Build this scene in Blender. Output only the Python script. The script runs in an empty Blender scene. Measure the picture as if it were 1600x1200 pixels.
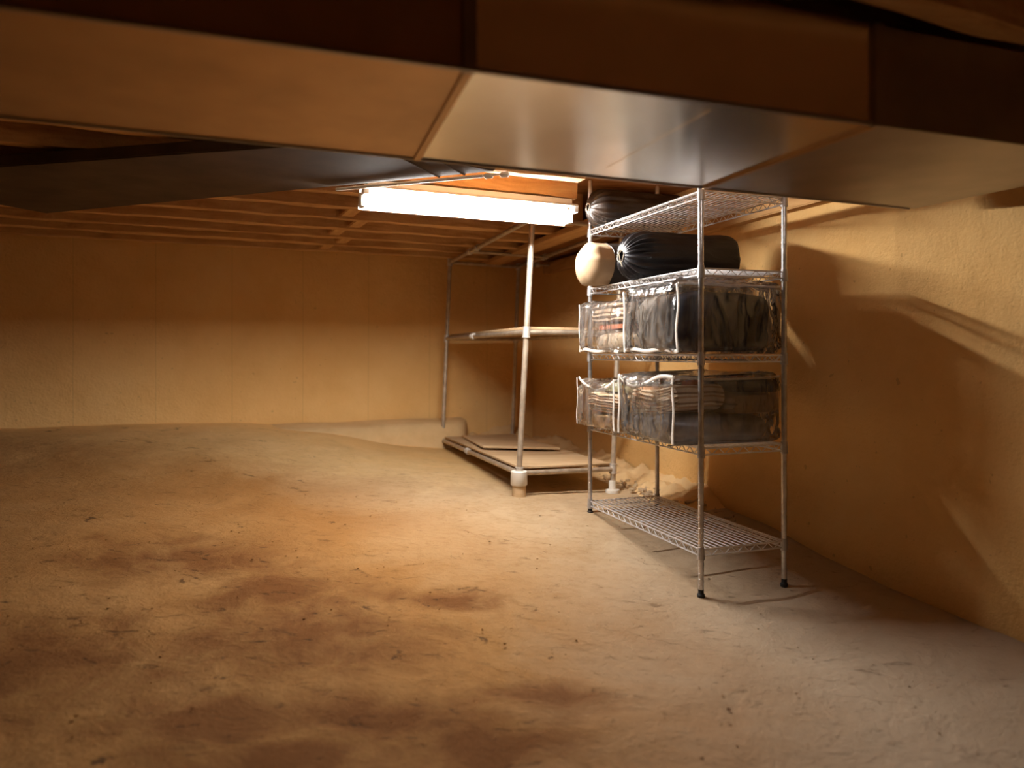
import bpy, bmesh, math, random
import numpy as np
from mathutils import Vector, Matrix, noise

S = bpy.context.scene
COL = S.collection
random.seed(7)

# ------------------------------------------------------------------ camera, world, exposure
EYE = 1.10            # camera height above the floor at the near shelving post
F = 1150.0            # focal length in pixels of the 1600 px wide frame
HOR = 549.0           # row of the horizon

cam_d = bpy.data.cameras.new('camera')
cam = bpy.data.objects.new('camera', cam_d)
COL.objects.link(cam)
cam.location = (0, 0, EYE)
cam.rotation_euler = (math.pi / 2, 0, 0)
cam_d.sensor_fit = 'HORIZONTAL'
cam_d.sensor_width = 36
cam_d.lens = F / 1600 * 36
cam_d.shift_y = -(600 - HOR) / 1600
cam_d.clip_start = 0.05
cam_d.dof.use_dof = True
cam_d.dof.focus_distance = 3.9
cam_d.dof.aperture_fstop = 1.25
S.camera = cam

world = bpy.data.worlds.new('world')
S.world = world
world.use_nodes = True
world.node_tree.nodes['Background'].inputs['Color'].default_value = (1.0, 0.62, 0.36, 1)
world.node_tree.nodes['Background'].inputs['Strength'].default_value = 0.02

S.view_settings.view_transform = 'Standard'
S.view_settings.look = 'None'
S.view_settings.gamma = 1
S.view_settings.use_curve_mapping = False
S.view_settings.exposure = 0.0
LAMP_STRENGTH = 560.0
LAMP_COLOUR = (1.0, 0.97, 0.93)

# plan directions: U runs along the shelving towards the camera, V across it, W along the back wall and joists
U = Vector((0.335, -0.942, 0)).normalized()
V = Vector((0.942, 0.335, 0)).normalized()
W = Vector((0.911, 0.411, 0)).normalized()
WN = Vector((0.411, -0.911, 0)).normalized()      # from the back wall into the room
A0 = Vector((0.466, 4.39, 0))                     # far front post of the wire shelving
CORNER = Vector((0.216, 7.75, 0))


def at(px, py, d):
    return Vector(((px - 800) / F * d, d, EYE + (HOR - py) / F * d))


# ------------------------------------------------------------------ terrain of the dirt floor
CTRL = [(.85, 3.31, 0), (.466, 4.39, .14), (.896, 4.54, .13), (1.28, 3.46, .0), (.045, 4.68, .185), (-.66, 6.95, .19),
        (-2.2, 6.3, .45), (-1.55, 6.45, .36), (-1.2, 6.7, .27), (-1.7, 4.6, .24), (-.75, 5.6, .23), (0.0, 5.9, .18), (0, 2, 0),
        (-1.3, 2.2, .06), (1.2, 2, -.02), (-3.6, 4, .40), (-4.6, 6, .5), (2, 2, -.02), (1.7, 3.6, .03), (1.2, 4.9, .15),
        (.3, 7.6, .18), (0, 0, 0), (-3, 0, .1), (3, 0, 0), (.35, 3.6, .07), (.69, 5.05, .14), (-.3, 3.7, .12), (0, -1.5, 0)]


def tps():
    P = np.array([c[:2] for c in CTRL]); z = np.array([c[2] for c in CTRL])
    n = len(P)
    r = np.linalg.norm(P[:, None] - P[None], axis=2)
    K = np.where(r > 0, r * r * np.log(np.maximum(r, 1e-9)), 0) + np.eye(n) * 0.02
    Q = np.hstack([np.ones((n, 1)), P])
    M = np.vstack([np.hstack([K, Q]), np.hstack([Q.T, np.zeros((3, 3))])])
    return P, np.linalg.solve(M, np.concatenate([z, np.zeros(3)]))


TP, TC = tps()


def ground(x, y):
    r = np.hypot(TP[:, 0] - x, TP[:, 1] - y)
    k = np.where(r > 0, r * r * np.log(np.maximum(r, 1e-9)), 0)
    return float(k @ TC[:-3] + TC[-3] + TC[-2] * x + TC[-1] * y)


# ------------------------------------------------------------------ materials
MATS = {}


class NT:
    """small helper round a node tree"""
    def __init__(self, name):
        self.m = bpy.data.materials.new(name)
        self.m.use_nodes = True
        self.t = self.m.node_tree
        self.b = self.t.nodes['Principled BSDF']
        self.out = self.t.nodes['Material Output']

    def n(self, kind, **kw):
        o = self.t.nodes.new(kind)
        for k, v in kw.items():
            if k in o.inputs.keys() if hasattr(o, 'inputs') else False:
                o.inputs[k].default_value = v
            else:
                setattr(o, k, v)
        return o

    def l(self, a, b):
        self.t.links.new(a, b)

    def coord(self, space='Object', scale=(1, 1, 1), rot=(0, 0, 0)):
        if space == 'World':
            g = self.n('ShaderNodeNewGeometry')
            src = g.outputs['Position']
        else:
            g = self.n('ShaderNodeTexCoord')
            src = g.outputs[space]
        mp = self.n('ShaderNodeMapping')
        mp.inputs['Scale'].default_value = scale
        mp.inputs['Rotation'].default_value = rot
        self.l(src, mp.inputs['Vector'])
        return mp.outputs['Vector']

    def noise(self, vec, scale, detail=4, rough=.55, dist=0):
        o = self.n('ShaderNodeTexNoise')
        o.inputs['Scale'].default_value = scale
        o.inputs['Detail'].default_value = detail
        o.inputs['Roughness'].default_value = rough
        o.inputs['Distortion'].default_value = dist
        self.l(vec, o.inputs['Vector'])
        return o.outputs['Fac']

    def ramp(self, fac, stops, interp='LINEAR'):
        o = self.n('ShaderNodeValToRGB')
        o.color_ramp.interpolation = interp
        e = o.color_ramp.elements
        while len(e) > 1:
            e.remove(e[-1])
        e[0].position = stops[0][0]; e[0].color = c4(stops[0][1])
        for p, c in stops[1:]:
            q = e.new(p); q.color = c4(c)
        self.l(fac, o.inputs['Fac'])
        return o.outputs['Color']

    def mix(self, fac, a, b, mode='MIX'):
        o = self.n('ShaderNodeMix', data_type='RGBA', blend_type=mode)
        for sock, v in ((o.inputs[0], fac), (o.inputs[6], a), (o.inputs[7], b)):
            if hasattr(v, 'default_value'):
                self.l(v, sock)
            elif isinstance(v, (int, float)):
                sock.default_value = v
            else:
                sock.default_value = c4(v)
        return o.outputs[2]

    def math(self, op, a, b=None, clamp=False):
        o = self.n('ShaderNodeMath', operation=op, use_clamp=clamp)
        for i, v in enumerate((a, b)):
            if v is None: continue
            if hasattr(v, 'default_value'): self.l(v, o.inputs[i])
            else: o.inputs[i].default_value = v
        return o.outputs[0]

    def vmath(self, op, a, b=None, out=0):
        o = self.n('ShaderNodeVectorMath', operation=op)
        for i, v in enumerate((a, b)):
            if v is None: continue
            if hasattr(v, 'default_value'): self.l(v, o.inputs[i])
            else: o.inputs[i].default_value = v
        return o.outputs[out]

    def bump(self, h, strength=.4, dist=.01, prev=None):
        o = self.n('ShaderNodeBump')
        o.inputs['Strength'].default_value = strength
        o.inputs['Distance'].default_value = dist
        self.l(h, o.inputs['Height'])
        if prev: self.l(prev, o.inputs['Normal'])
        self.l(o.outputs['Normal'], self.b.inputs['Normal'])
        return o.outputs['Normal']

    def set(self, **kw):
        for k, v in kw.items():
            s = self.b.inputs[k.replace('_', ' ')]
            if hasattr(v, 'default_value'): self.l(v, s)
            elif isinstance(v, (tuple, list)): s.default_value = c4(v)
            else: s.default_value = v
        return self.m


def c4(c):
    if isinstance(c, (int, float)): return (c, c, c, 1)
    return tuple(c) if len(c) == 4 else (*c, 1)


def fabric(name, c1, c2, scale=6, rough=.85, bump=.3, bscale=60, sheen=0.0):
    k = NT(name)
    v = k.coord()
    f = k.noise(v, scale, 4)
    k.set(Base_Color=k.ramp(f, [(.3, c1), (.7, c2)]), Roughness=rough, Specular_IOR_Level=.25, Sheen_Weight=sheen)
    k.bump(k.noise(v, bscale, 3), bump, .004)
    return k.m


def striped(name, cols, scale=30, axis=0, bump=.3):
    k = NT(name)
    v = k.coord()
    sep = k.n('ShaderNodeSeparateXYZ'); k.l(v, sep.inputs[0])
    nz = k.noise(v, 5, 2)
    x = k.math('ADD', k.math('MULTIPLY', sep.outputs[axis], scale), k.math('MULTIPLY', nz, .6))
    fr = k.math('FRACT', x)
    n = len(cols)
    k.set(Base_Color=k.ramp(fr, [(i / n, c) for i, c in enumerate(cols)], 'CONSTANT'), Roughness=.9, Specular_IOR_Level=.2)
    k.bump(k.noise(v, 90, 2), bump, .003)
    return k.m


def metal(name, c1, c2, rough=.3, metallic=1.0, scale=14, bump=.0):
    k = NT(name)
    v = k.coord()
    f = k.noise(v, scale, 4)
    k.set(Base_Color=k.ramp(f, [(.35, c1), (.65, c2)]), Metallic=metallic, Roughness=rough)
    if bump: k.bump(k.noise(v, scale * 6, 3), bump, .002)
    return k.m


def film_mat():
    k = NT('clear_plastic_film')
    v = k.coord(scale=(1.2, 1, .42), rot=(0, .6, 0))
    wr = k.math('ADD', k.math('MULTIPLY', k.noise(v, 6, 2, .5, 1.8), .85), k.math('MULTIPLY', k.noise(v, 22, 2, .5, 1.2), .15))
    bp = k.n('ShaderNodeBump'); bp.inputs['Strength'].default_value = .8; bp.inputs['Distance'].default_value = .06
    k.l(wr, bp.inputs['Height'])
    gl = k.n('ShaderNodeBsdfGlossy'); gl.inputs['Roughness'].default_value = .10
    gl.inputs['Color'].default_value = (1, 1, 1, 1)
    k.l(bp.outputs['Normal'], gl.inputs['Normal'])
    df = k.n('ShaderNodeBsdfDiffuse'); df.inputs['Color'].default_value = (.86, .82, .78, 1)
    tr = k.n('ShaderNodeBsdfTransparent'); tr.inputs['Color'].default_value = (.97, .96, .95, 1)
    fr = k.n('ShaderNodeFresnel'); fr.inputs['IOR'].default_value = 1.5
    k.l(bp.outputs['Normal'], fr.inputs['Normal'])
    m1 = k.n('ShaderNodeMixShader')                      # haze of the film
    ridge = k.math('MULTIPLY', k.math('SUBTRACT', .12, k.math('ABSOLUTE', k.math('SUBTRACT', wr, .5))), 3.0, True)
    k.l(k.math('ADD', k.math('MULTIPLY', ridge, .30), .015, True), m1.inputs['Fac'])
    k.l(tr.outputs[0], m1.inputs[1]); k.l(df.outputs[0], m1.inputs[2])
    m2 = k.n('ShaderNodeMixShader')
    k.l(k.math('ADD', k.math('MULTIPLY', fr.outputs[0], 1.15), .02, True), m2.inputs['Fac'])
    k.l(m1.outputs[0], m2.inputs[1]); k.l(gl.outputs[0], m2.inputs[2])
    k.l(m2.outputs[0], k.out.inputs['Surface'])
    return k.m


def plaster_mat(name='ochre_plaster', joints=.28):
    k = NT(name)
    v = k.coord('World')
    big = k.noise(v, 1.3, 5, .6)
    base = k.ramp(big, [(.3, (.74, .43, .15)), (.55, (.81, .50, .195)), (.75, (.84, .55, .235))])
    # faint board joints pressed into the render
    g = k.n('ShaderNodeTexCoord')
    sep = k.n('ShaderNodeSeparateXYZ'); k.l(g.outputs['Object'], sep.inputs[0])
    fr = k.math('FRACT', k.math('ADD', k.math('MULTIPLY', sep.outputs[0], 1.64), k.math('MULTIPLY', k.noise(v, 3, 2), .012)))
    line = k.math('LESS_THAN', fr, .007)
    spots = k.math('GREATER_THAN', k.noise(v, 26, 2, .5), .73)
    base = k.mix(k.math('MULTIPLY', line, joints), base, (.20, .09, .03))
    base = k.mix(k.math('MULTIPLY', spots, .3), base, (.22, .10, .04))
    k.set(Base_Color=base, Roughness=.85, Specular_IOR_Level=.15)
    n1 = k.bump(k.noise(v, 7, 5, .6), .5, .03)
    k.bump(k.noise(v, 60, 5, .65), .75, .008, n1)
    return k.m


def wood_mat(name, c1, c2, c3, sprayed=.5):
    k = NT(name)
    v = k.coord(scale=(1.2, 9, 9))
    g = k.noise(v, 2.2, 6, .6, .6)
    base = k.ramp(g, [(.3, c1), (.5, c2), (.7, c3)])
    k.set(Base_Color=base, Roughness=.8, Specular_IOR_Level=.15)
    n1 = k.bump(k.noise(k.coord(), 38, 5, .6), sprayed, .012)
    k.bump(g, .2, .004, n1)
    return k.m


def floor_mat():
    k = NT('dusty_dirt_floor')
    v = k.coord('World')
    big = k.noise(v, 1.1, 5, .62, .4)
    mid = k.noise(v, 4.2, 6, .65, .5)
    sep0 = k.n('ShaderNodeSeparateXYZ'); k.l(v, sep0.inputs[0])
    X, Y = sep0.outputs[0], sep0.outputs[1]
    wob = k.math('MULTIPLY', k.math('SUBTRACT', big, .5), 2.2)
    # ochre dirt near the viewer on the left, paler trodden concrete beyond, far end coloured paler still to stand in for lamplight
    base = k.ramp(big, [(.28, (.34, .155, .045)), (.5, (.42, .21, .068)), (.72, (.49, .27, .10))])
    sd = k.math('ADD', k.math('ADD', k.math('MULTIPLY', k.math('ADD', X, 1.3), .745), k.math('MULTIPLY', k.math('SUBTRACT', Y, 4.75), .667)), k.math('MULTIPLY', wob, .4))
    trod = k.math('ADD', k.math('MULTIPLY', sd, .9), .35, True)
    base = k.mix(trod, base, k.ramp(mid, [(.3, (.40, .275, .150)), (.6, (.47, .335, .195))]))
    far_lift = k.math('MULTIPLY', k.math('ADD', k.math('SUBTRACT', Y, 4.7), k.math('MULTIPLY', wob, .5)), .6, True)
    base = k.mix(far_lift, base, k.ramp(mid, [(.3, (.88, .57, .235)), (.7, (.94, .64, .29))]))
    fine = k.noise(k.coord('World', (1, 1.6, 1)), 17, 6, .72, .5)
    base = k.mix(k.math('MULTIPLY', k.math('MULTIPLY', k.math('SUBTRACT', .52, fine), 1.9, True), k.math('SUBTRACT', 1.0, k.math('MULTIPLY', far_lift, .85))), base, (.26, .13, .045))
    # the right hand strip is bare greyish concrete, the left is ochre dirt
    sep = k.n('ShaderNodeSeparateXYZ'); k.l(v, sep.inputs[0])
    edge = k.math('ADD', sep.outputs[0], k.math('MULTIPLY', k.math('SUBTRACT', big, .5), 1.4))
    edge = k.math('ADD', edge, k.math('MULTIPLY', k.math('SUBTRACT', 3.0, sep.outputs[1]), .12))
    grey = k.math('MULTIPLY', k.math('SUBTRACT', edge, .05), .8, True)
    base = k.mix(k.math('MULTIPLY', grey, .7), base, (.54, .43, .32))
    # damp brown stains, each a patch of its own
    st = None
    for (x, y, rx, ry) in STAINS:
        d = k.vmath('SUBTRACT', v, (x, y, 0))
        d = k.vmath('MULTIPLY', d, (1 / rx, 1 / ry, 0))
        ln = k.vmath('LENGTH', d, out=1)
        m = k.math('SUBTRACT', 1.25, k.math('ADD', ln, k.math('MULTIPLY', k.math('SUBTRACT', mid, .5), 2.6)), True)
        st = m if st is None else k.math('MAXIMUM', st, m)
    base = k.mix(k.math('MULTIPLY', st, .8), base, (.16, .055, .014))
    # pits and crumbs
    pit = k.math('MULTIPLY', k.math('SUBTRACT', k.noise(k.coord('World', (1, 2.2, 1)), 9, 6, .72, .8), .60), 12, True)
    base = k.mix(k.math('MULTIPLY', pit, k.math('ADD', k.math('MULTIPLY', st, .6), .38)), base, (.07, .035, .016))
    chipn = k.noise(k.coord('World', (.8, 1.5, 1)), 5.5, 8, .68, .9)
    chip = k.math('MULTIPLY', k.math('MULTIPLY', k.math('SUBTRACT', chipn, .625), 22, True), k.math('SUBTRACT', 1.0, k.math('MULTIPLY', trod, .75)))
    base = k.mix(k.math('MULTIPLY', chip, .8), base, (.055, .025, .010))
    speck = k.math('MULTIPLY', k.math('SUBTRACT', k.noise(v, 75, 3, .6), .70), 20, True)
    base = k.mix(k.math('MULTIPLY', speck, .55), base, (.12, .07, .04))
    # hairline cracks along wandering lines
    warp = k.n('ShaderNodeTexNoise'); warp.inputs['Scale'].default_value = 5; warp.inputs['Detail'].default_value = 5
    k.l(v, warp.inputs['Vector'])
    wv = k.vmath('ADD', v, k.vmath('MULTIPLY', k.vmath('SUBTRACT', warp.outputs['Color'], (.5, .5, .5)), (.22, .22, 0)))
    flat = k.vmath('MULTIPLY', wv, (1, 1, 0))
    best = None
    for (ax, ay, bx, by) in CRACKS:
        ab = (bx - ax, by - ay, 0); L2 = ab[0] ** 2 + ab[1] ** 2
        pa = k.vmath('SUBTRACT', flat, (ax, ay, 0))
        t = k.math('DIVIDE', k.vmath('DOT_PRODUCT', pa, ab, out=1), L2, True)
        cmb = k.n('ShaderNodeCombineXYZ')
        k.l(k.math('MULTIPLY', t, ab[0]), cmb.inputs[0]); k.l(k.math('MULTIPLY', t, ab[1]), cmb.inputs[1])
        d = k.vmath('LENGTH', k.vmath('SUBTRACT', pa, cmb.outputs[0]), out=1)
        best = d if best is None else k.math('MINIMUM', best, d)
    width = k.math('MULTIPLY', k.math('SUBTRACT', k.noise(v, 3.1, 3), .42), .016, True)
    crack = k.math('MULTIPLY', k.math('SUBTRACT', width, best), 400, True)
    base = k.mix(k.math('MULTIPLY', crack, .6), base, (.07, .035, .018))
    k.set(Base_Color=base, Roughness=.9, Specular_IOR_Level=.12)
    n1 = k.bump(k.math('SUBTRACT', mid, k.math('MULTIPLY', pit, .6)), .45, .04)
    n2 = k.bump(k.noise(v, 48, 6, .72), .7, .010, n1)
    k.bump(k.math('SUBTRACT', k.noise(v, 140, 3, .6), crack), .35, .004, n2)
    return k.m


STAINS = [(-.78, 2.72, .5, .35), (-.95, 3.05, .4, .28), (-.38, 2.2, .55, .16), (-.05, 2.05, .30, .16), (-.55, 1.95, .4, .13),
          (-1.5, 3.4, .5, .3), (.12, 2.35, .22, .12), (-.9, 2.1, .35, .2), (-1.6, 2.4, .5, .4), (-.3, 3.1, .3, .12)]
CRACKS = [(-1.25, 3.45, -.55, 3.05), (-.55, 3.05, .1, 2.75), (.1, 2.75, .65, 2.5), (-.95, 3.0, -.35, 2.85), (.95, 2.45, 1.5, 2.3),
          (-.2, 2.1, .35, 1.95), (.3, 2.9, .62, 2.78), (.62, 2.78, .95, 2.75), (1.0, 2.05, 1.4, 2.0), (.55, 3.75, 1.1, 3.55), (.2, 3.9, -.5, 3.95),
          (-.9, 3.35, -.3, 3.3)]


def build_mats():
    M = MATS
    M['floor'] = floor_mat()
    k = NT('footing_concrete'); v = k.coord('World'); k.set(Base_Color=k.ramp(k.noise(v, 4, 5), [(.3, (.66, .44, .21)), (.7, (.80, .56, .29))]), Roughness=.9, Specular_IOR_Level=.1); k.bump(k.noise(v, 40, 5), .5, .008); M['footing'] = k.m
    M['plaster'] = plaster_mat()
    M['plaster_rough'] = plaster_mat('ochre_plaster_rough', 0.0)
    k = NT('light_absorbing_wall'); v = k.coord('World'); k.set(Base_Color=k.ramp(k.noise(v, 3, 5), [(.3, (.10, .052, .024)), (.7, (.15, .08, .038))]), Roughness=.9, Specular_IOR_Level=.1); k.bump(k.noise(v, 30, 4), .5, .01); M['absorbing_dark'] = k.m  # for the unseen left and rear walls, coloured dark to soak up bounced light
    M['joist'] = wood_mat('sprayed_joist_wood', (.40, .20, .07), (.56, .31, .125), (.66, .40, .18), .8)
    M['deck'] = wood_mat('floor_deck_boards', (.22, .095, .032), (.34, .155, .055), (.42, .20, .075), .4)
    M['plank'] = wood_mat('plain_plank_wood', (.42, .22, .08), (.56, .32, .13), (.62, .38, .17), .15)
    M['ply'] = wood_mat('plywood', (.50, .33, .17), (.60, .42, .24), (.66, .48, .29), .1)
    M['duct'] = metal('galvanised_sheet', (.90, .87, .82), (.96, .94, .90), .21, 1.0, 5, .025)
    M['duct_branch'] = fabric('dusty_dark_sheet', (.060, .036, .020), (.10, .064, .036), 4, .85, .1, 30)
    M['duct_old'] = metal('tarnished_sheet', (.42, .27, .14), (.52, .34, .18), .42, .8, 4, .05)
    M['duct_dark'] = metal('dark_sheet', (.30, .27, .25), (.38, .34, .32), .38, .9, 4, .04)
    M['chrome'] = metal('zinc_wire', (.66, .63, .62), (.80, .77, .76), .38, .45, 30)
    M['post'] = metal('zinc_post', (.52, .50, .49), (.70, .68, .67), .30, .8, 20)
    M['collar'] = metal('grey_sleeve', (.42, .40, .39), (.55, .52, .50), .45, .5, 30)
    M['pipe'] = metal('dusty_galvanised_pipe', (.42, .33, .24), (.58, .49, .38), .48, .55, 16, .05)
    M['fitting'] = metal('cast_fitting', (.55, .50, .44), (.70, .65, .58), .5, .5, 25, .1)
    k = NT('white_pvc'); v = k.coord(); k.set(Base_Color=k.ramp(k.noise(v, 9), [(.3, (.72, .66, .56)), (.7, (.80, .75, .67))]), Roughness=.5); M['pvc'] = k.m
    k = NT('white_enamel'); v = k.coord(); k.set(Base_Color=k.ramp(k.noise(v, 6), [(.3, (.84, .83, .80)), (.7, (.88, .87, .85))]), Roughness=.35); M['enamel'] = k.m
    k = NT('black_rubber'); v = k.coord(); k.set(Base_Color=k.ramp(k.noise(v, 20), [(.3, (.015, .014, .013)), (.7, (.03, .028, .025))]), Roughness=.7); M['rubber'] = k.m
    k = NT('lamp_glow')
    k.set(Base_Color=(.9, .9, .9), Emission_Color=LAMP_COLOUR, Emission_Strength=LAMP_STRENGTH); M['glow'] = k.m
    M['film'] = film_mat()
    k = NT('white_piping'); v = k.coord(); k.set(Base_Color=k.ramp(k.noise(v, 20), [(.3, (.74, .68, .60)), (.7, (.82, .77, .70))]), Roughness=.55, Specular_IOR_Level=.4); M['piping'] = k.m
    k = NT('black_nylon'); v = k.coord(scale=(1, .3, 1))
    k.set(Base_Color=k.ramp(k.noise(v, 10), [(.3, (.010, .010, .013)), (.7, (.020, .019, .025))]), Roughness=.48, Specular_IOR_Level=.42)
    k.bump(k.noise(v, 22, 4, .6, .8), .5, .012); M['nylon'] = k.m
    k = NT('brown_nylon'); v = k.coord(scale=(1, .3, 1))
    k.set(Base_Color=k.ramp(k.noise(v, 10), [(.3, (.020, .013, .010)), (.7, (.040, .026, .019))]), Roughness=.45, Specular_IOR_Level=.55)
    k.bump(k.noise(v, 22, 4, .6, .8), .5, .012); M['brown_nylon'] = k.m
    M['khaki'] = fabric('khaki_cotton', (.31, .215, .125), (.39, .28, .175), 5, .85, .5, 18)
    M['cord'] = fabric('cord_fibre', (.55, .48, .38), (.65, .58, .47), 40, .8, .3, 200)
    M['grey'] = fabric('grey_quilt', (.30, .265, .225), (.42, .375, .325), 4, .8, .35, 16)
    M['navy'] = fabric('navy_quilt', (.008, .010, .020), (.018, .020, .036), 5, .75, .4, 18)
    M['cream'] = fabric('cream_fleece', (.66, .52, .36), (.74, .61, .45), 8, .95, .6, 90)
    M['rust'] = fabric('rust_cloth', (.55, .17, .08), (.62, .26, .14), 8, .9, .4, 60)
    M['brown'] = fabric('brown_blanket', (.36, .25, .16), (.50, .37, .26), 5, .9, .5, 30)
    M['sage'] = fabric('sage_cloth', (.42, .44, .28), (.52, .53, .36), 6, .9, .4, 50)
    M['ochre'] = fabric('ochre_cloth', (.58, .38, .18), (.68, .47, .25), 6, .9, .5, 40)
    M['bluegrey'] = fabric('blue_grey_fleece', (.26, .27, .31), (.40, .41, .45), 5, .95, .6, 50)
    M['paleblue'] = fabric('pale_blue_cloth', (.42, .45, .55), (.55, .57, .64), 6, .9, .4, 50)
    M['red'] = fabric('brick_red_cloth', (.33, .085, .05), (.42, .14, .09), 6, .9, .4, 50)
    M['stripe'] = striped('striped_cotton', [(.72, .60, .46), (.50, .33, .20), (.74, .64, .50), (.30, .20, .13), (.70, .56, .42)], 22, 2)
    M['stripe_warm'] = striped('warm_striped_cotton', [(.70, .56, .40), (.55, .30, .16), (.74, .62, .46), (.60, .42, .26)], 26, 2)


build_mats()
M = MATS


# ------------------------------------------------------------------ mesh helpers
def obj(name, bm, mat, parent=None, smooth=True, loc=None, mats=None):
    me = bpy.data.meshes.new(name)
    bmesh.ops.recalc_face_normals(bm, faces=bm.faces[:])
    bm.to_mesh(me); bm.free()
    for m in (mats or [mat]): me.materials.append(m)
    if smooth:
        me.polygons.foreach_set('use_smooth', [True] * len(me.polygons))
        try: me.set_sharp_from_angle(angle=math.radians(42))
        except Exception: pass
    o = bpy.data.objects.new(name, me)
    COL.objects.link(o)
    if parent: o.parent = parent
    if loc is not None: o.location = loc
    return o


def tag(o, label=None, cat=None, group=None, kind=None):
    if label: o['label'] = label
    if cat: o['category'] = cat
    if group: o['group'] = group
    if kind: o['kind'] = kind
    return o


def empty(name, label, cat, loc=(0, 0, 0), rz=0, group=None):
    o = bpy.data.objects.new(name, None)
    COL.objects.link(o)
    o.location = loc; o.rotation_euler = (0, 0, rz); o.empty_display_size = .05
    return tag(o, label, cat, group)


def dup(root, loc=None):
    def cp(o, p):
        c = o.copy(); COL.objects.link(c); c.parent = p
        for ch in list(o.children): cp(ch, c)
        return c
    r = cp(root, None)
    if loc is not None: r.location = loc
    return r


def bm_new(): return bmesh.new()


def frame_of(d):
    d = d.normalized()
    a = Vector((0, 0, 1)) if abs(d.z) < .9 else Vector((1, 0, 0))
    x = d.cross(a).normalized()
    return x, d.cross(x).normalized()


def tube(bm, pts, r, seg=8, closed=False, caps=True):
    pts = [Vector(p) for p in pts]
    n = len(pts)
    rs = r if isinstance(r, (list, tuple)) else [r] * n
    rings = []
    x = y = None
    for i, p in enumerate(pts):
        a = pts[(i - 1) % n] if (closed or i > 0) else p
        b = pts[(i + 1) % n] if (closed or i < n - 1) else p
        d = (b - a)
        if d.length < 1e-9: d = Vector((0, 0, 1))
        d.normalize()
        if x is None: x, y = frame_of(d)
        else:
            x = (x - d * x.dot(d)).normalized(); y = d.cross(x)
        rings.append([bm.verts.new(p + (x * math.cos(2 * math.pi * k / seg) + y * math.sin(2 * math.pi * k / seg)) * rs[i]) for k in range(seg)])
    for i in range(n if closed else n - 1):
        a, b = rings[i], rings[(i + 1) % n]
        for k in range(seg):
            bm.faces.new((a[k], a[(k + 1) % seg], b[(k + 1) % seg], b[k]))
    if caps and not closed:
        bm.faces.new(rings[0][::-1]); bm.faces.new(rings[-1])
    return bm


def box(bm, lo, hi, bevel=0):
    g = bmesh.ops.create_cube(bm, size=1)
    vs = g['verts']
    for v in vs:
        v.co = Vector([(lo[i] + hi[i]) / 2 + v.co[i] * (hi[i] - lo[i]) for i in range(3)])
    if bevel:
        es = list({e for v in vs for e in v.link_edges})
        bmesh.ops.bevel(bm, geom=es, offset=bevel, segments=2, affect='EDGES')
    return bm


def prism(bm, poly, z0, z1, bevel=0):
    """poly: plan corners; z0/z1 may be numbers or per-corner lists"""
    n = len(poly)
    za = z0 if isinstance(z0, (list, tuple)) else [z0] * n
    zb = z1 if isinstance(z1, (list, tuple)) else [z1] * n
    a = [bm.verts.new((p[0], p[1], za[i])) for i, p in enumerate(poly)]
    b = [bm.verts.new((p[0], p[1], zb[i])) for i, p in enumerate(poly)]
    bm.faces.new(a[::-1]); bm.faces.new(b)
    for i in range(n):
        bm.faces.new((a[i], a[(i + 1) % n], b[(i + 1) % n], b[i]))
    if bevel:
        bmesh.ops.bevel(bm, geom=[e for e in bm.edges], offset=bevel, segments=2, affect='EDGES')
    return bm


def lathe(bm, prof, seg=20, axis='z', off=(0, 0, 0)):
    rings = []
    for r, h in prof:
        ring = []
        for k in range(seg):
            a = 2 * math.pi * k / seg
            p = Vector((r * math.cos(a), r * math.sin(a), h)) if axis == 'z' else Vector((r * math.cos(a), h, r * math.sin(a)))
            ring.append(bm.verts.new(p + Vector(off)))
        rings.append(ring)
    for a, b in zip(rings, rings[1:]):
        for k in range(seg):
            bm.faces.new((a[k], a[(k + 1) % seg], b[(k + 1) % seg], b[k]))
    bm.faces.new(rings[0][::-1]); bm.faces.new(rings[-1])
    return bm


def sup(c, e):
    return math.copysign(abs(c) ** e, c)


def puffy(bm, size, e=.45, n=14, amp=.01, nscale=6, seed=0, amp2=0, off=(0, 0, 0), flat_bottom=True):
    """a soft boxy body, size (x,y,z), base at z=0, centred in x and y"""
    g = bmesh.ops.create_cube(bm, size=2)
    vs = g['verts']
    bmesh.ops.subdivide_edges(bm, edges=list({ed for v in vs for ed in v.link_edges}), cuts=n, use_grid_fill=True)
    bm.normal_update()
    sx, sy, sz = size[0] / 2, size[1] / 2, size[2] / 2
    sd = Vector((seed * 3.7, seed * 1.3, seed * 5.1))
    done = [v for v in bm.verts if not v.tag]
    for v in done:
        p = v.co.copy()
        s = p.normalized()
        q = Vector((sup(s.x, e), sup(s.y, e), sup(s.z, e)))
        m = (abs(q.x) ** (2 / e) + abs(q.y) ** (2 / e) + abs(q.z) ** (2 / e))
        q /= max(m ** (e / 2), 1e-6)
        q = Vector((q.x * sx, q.y * sy, q.z * sz))
        nn = Vector((s.x, s.y, s.z))
        d = noise.noise(q * nscale + sd) * amp
        if amp2: d += abs(noise.noise(Vector((q.x * 5, q.y * 5, q.z * 13)) * 1.6 + sd)) * amp2
        q += nn * d
        if flat_bottom and q.z < -sz + .012: q.z = -sz
        v.co = q + Vector((off[0], off[1], off[2] + sz))
        v.tag = True
    return bm


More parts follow.
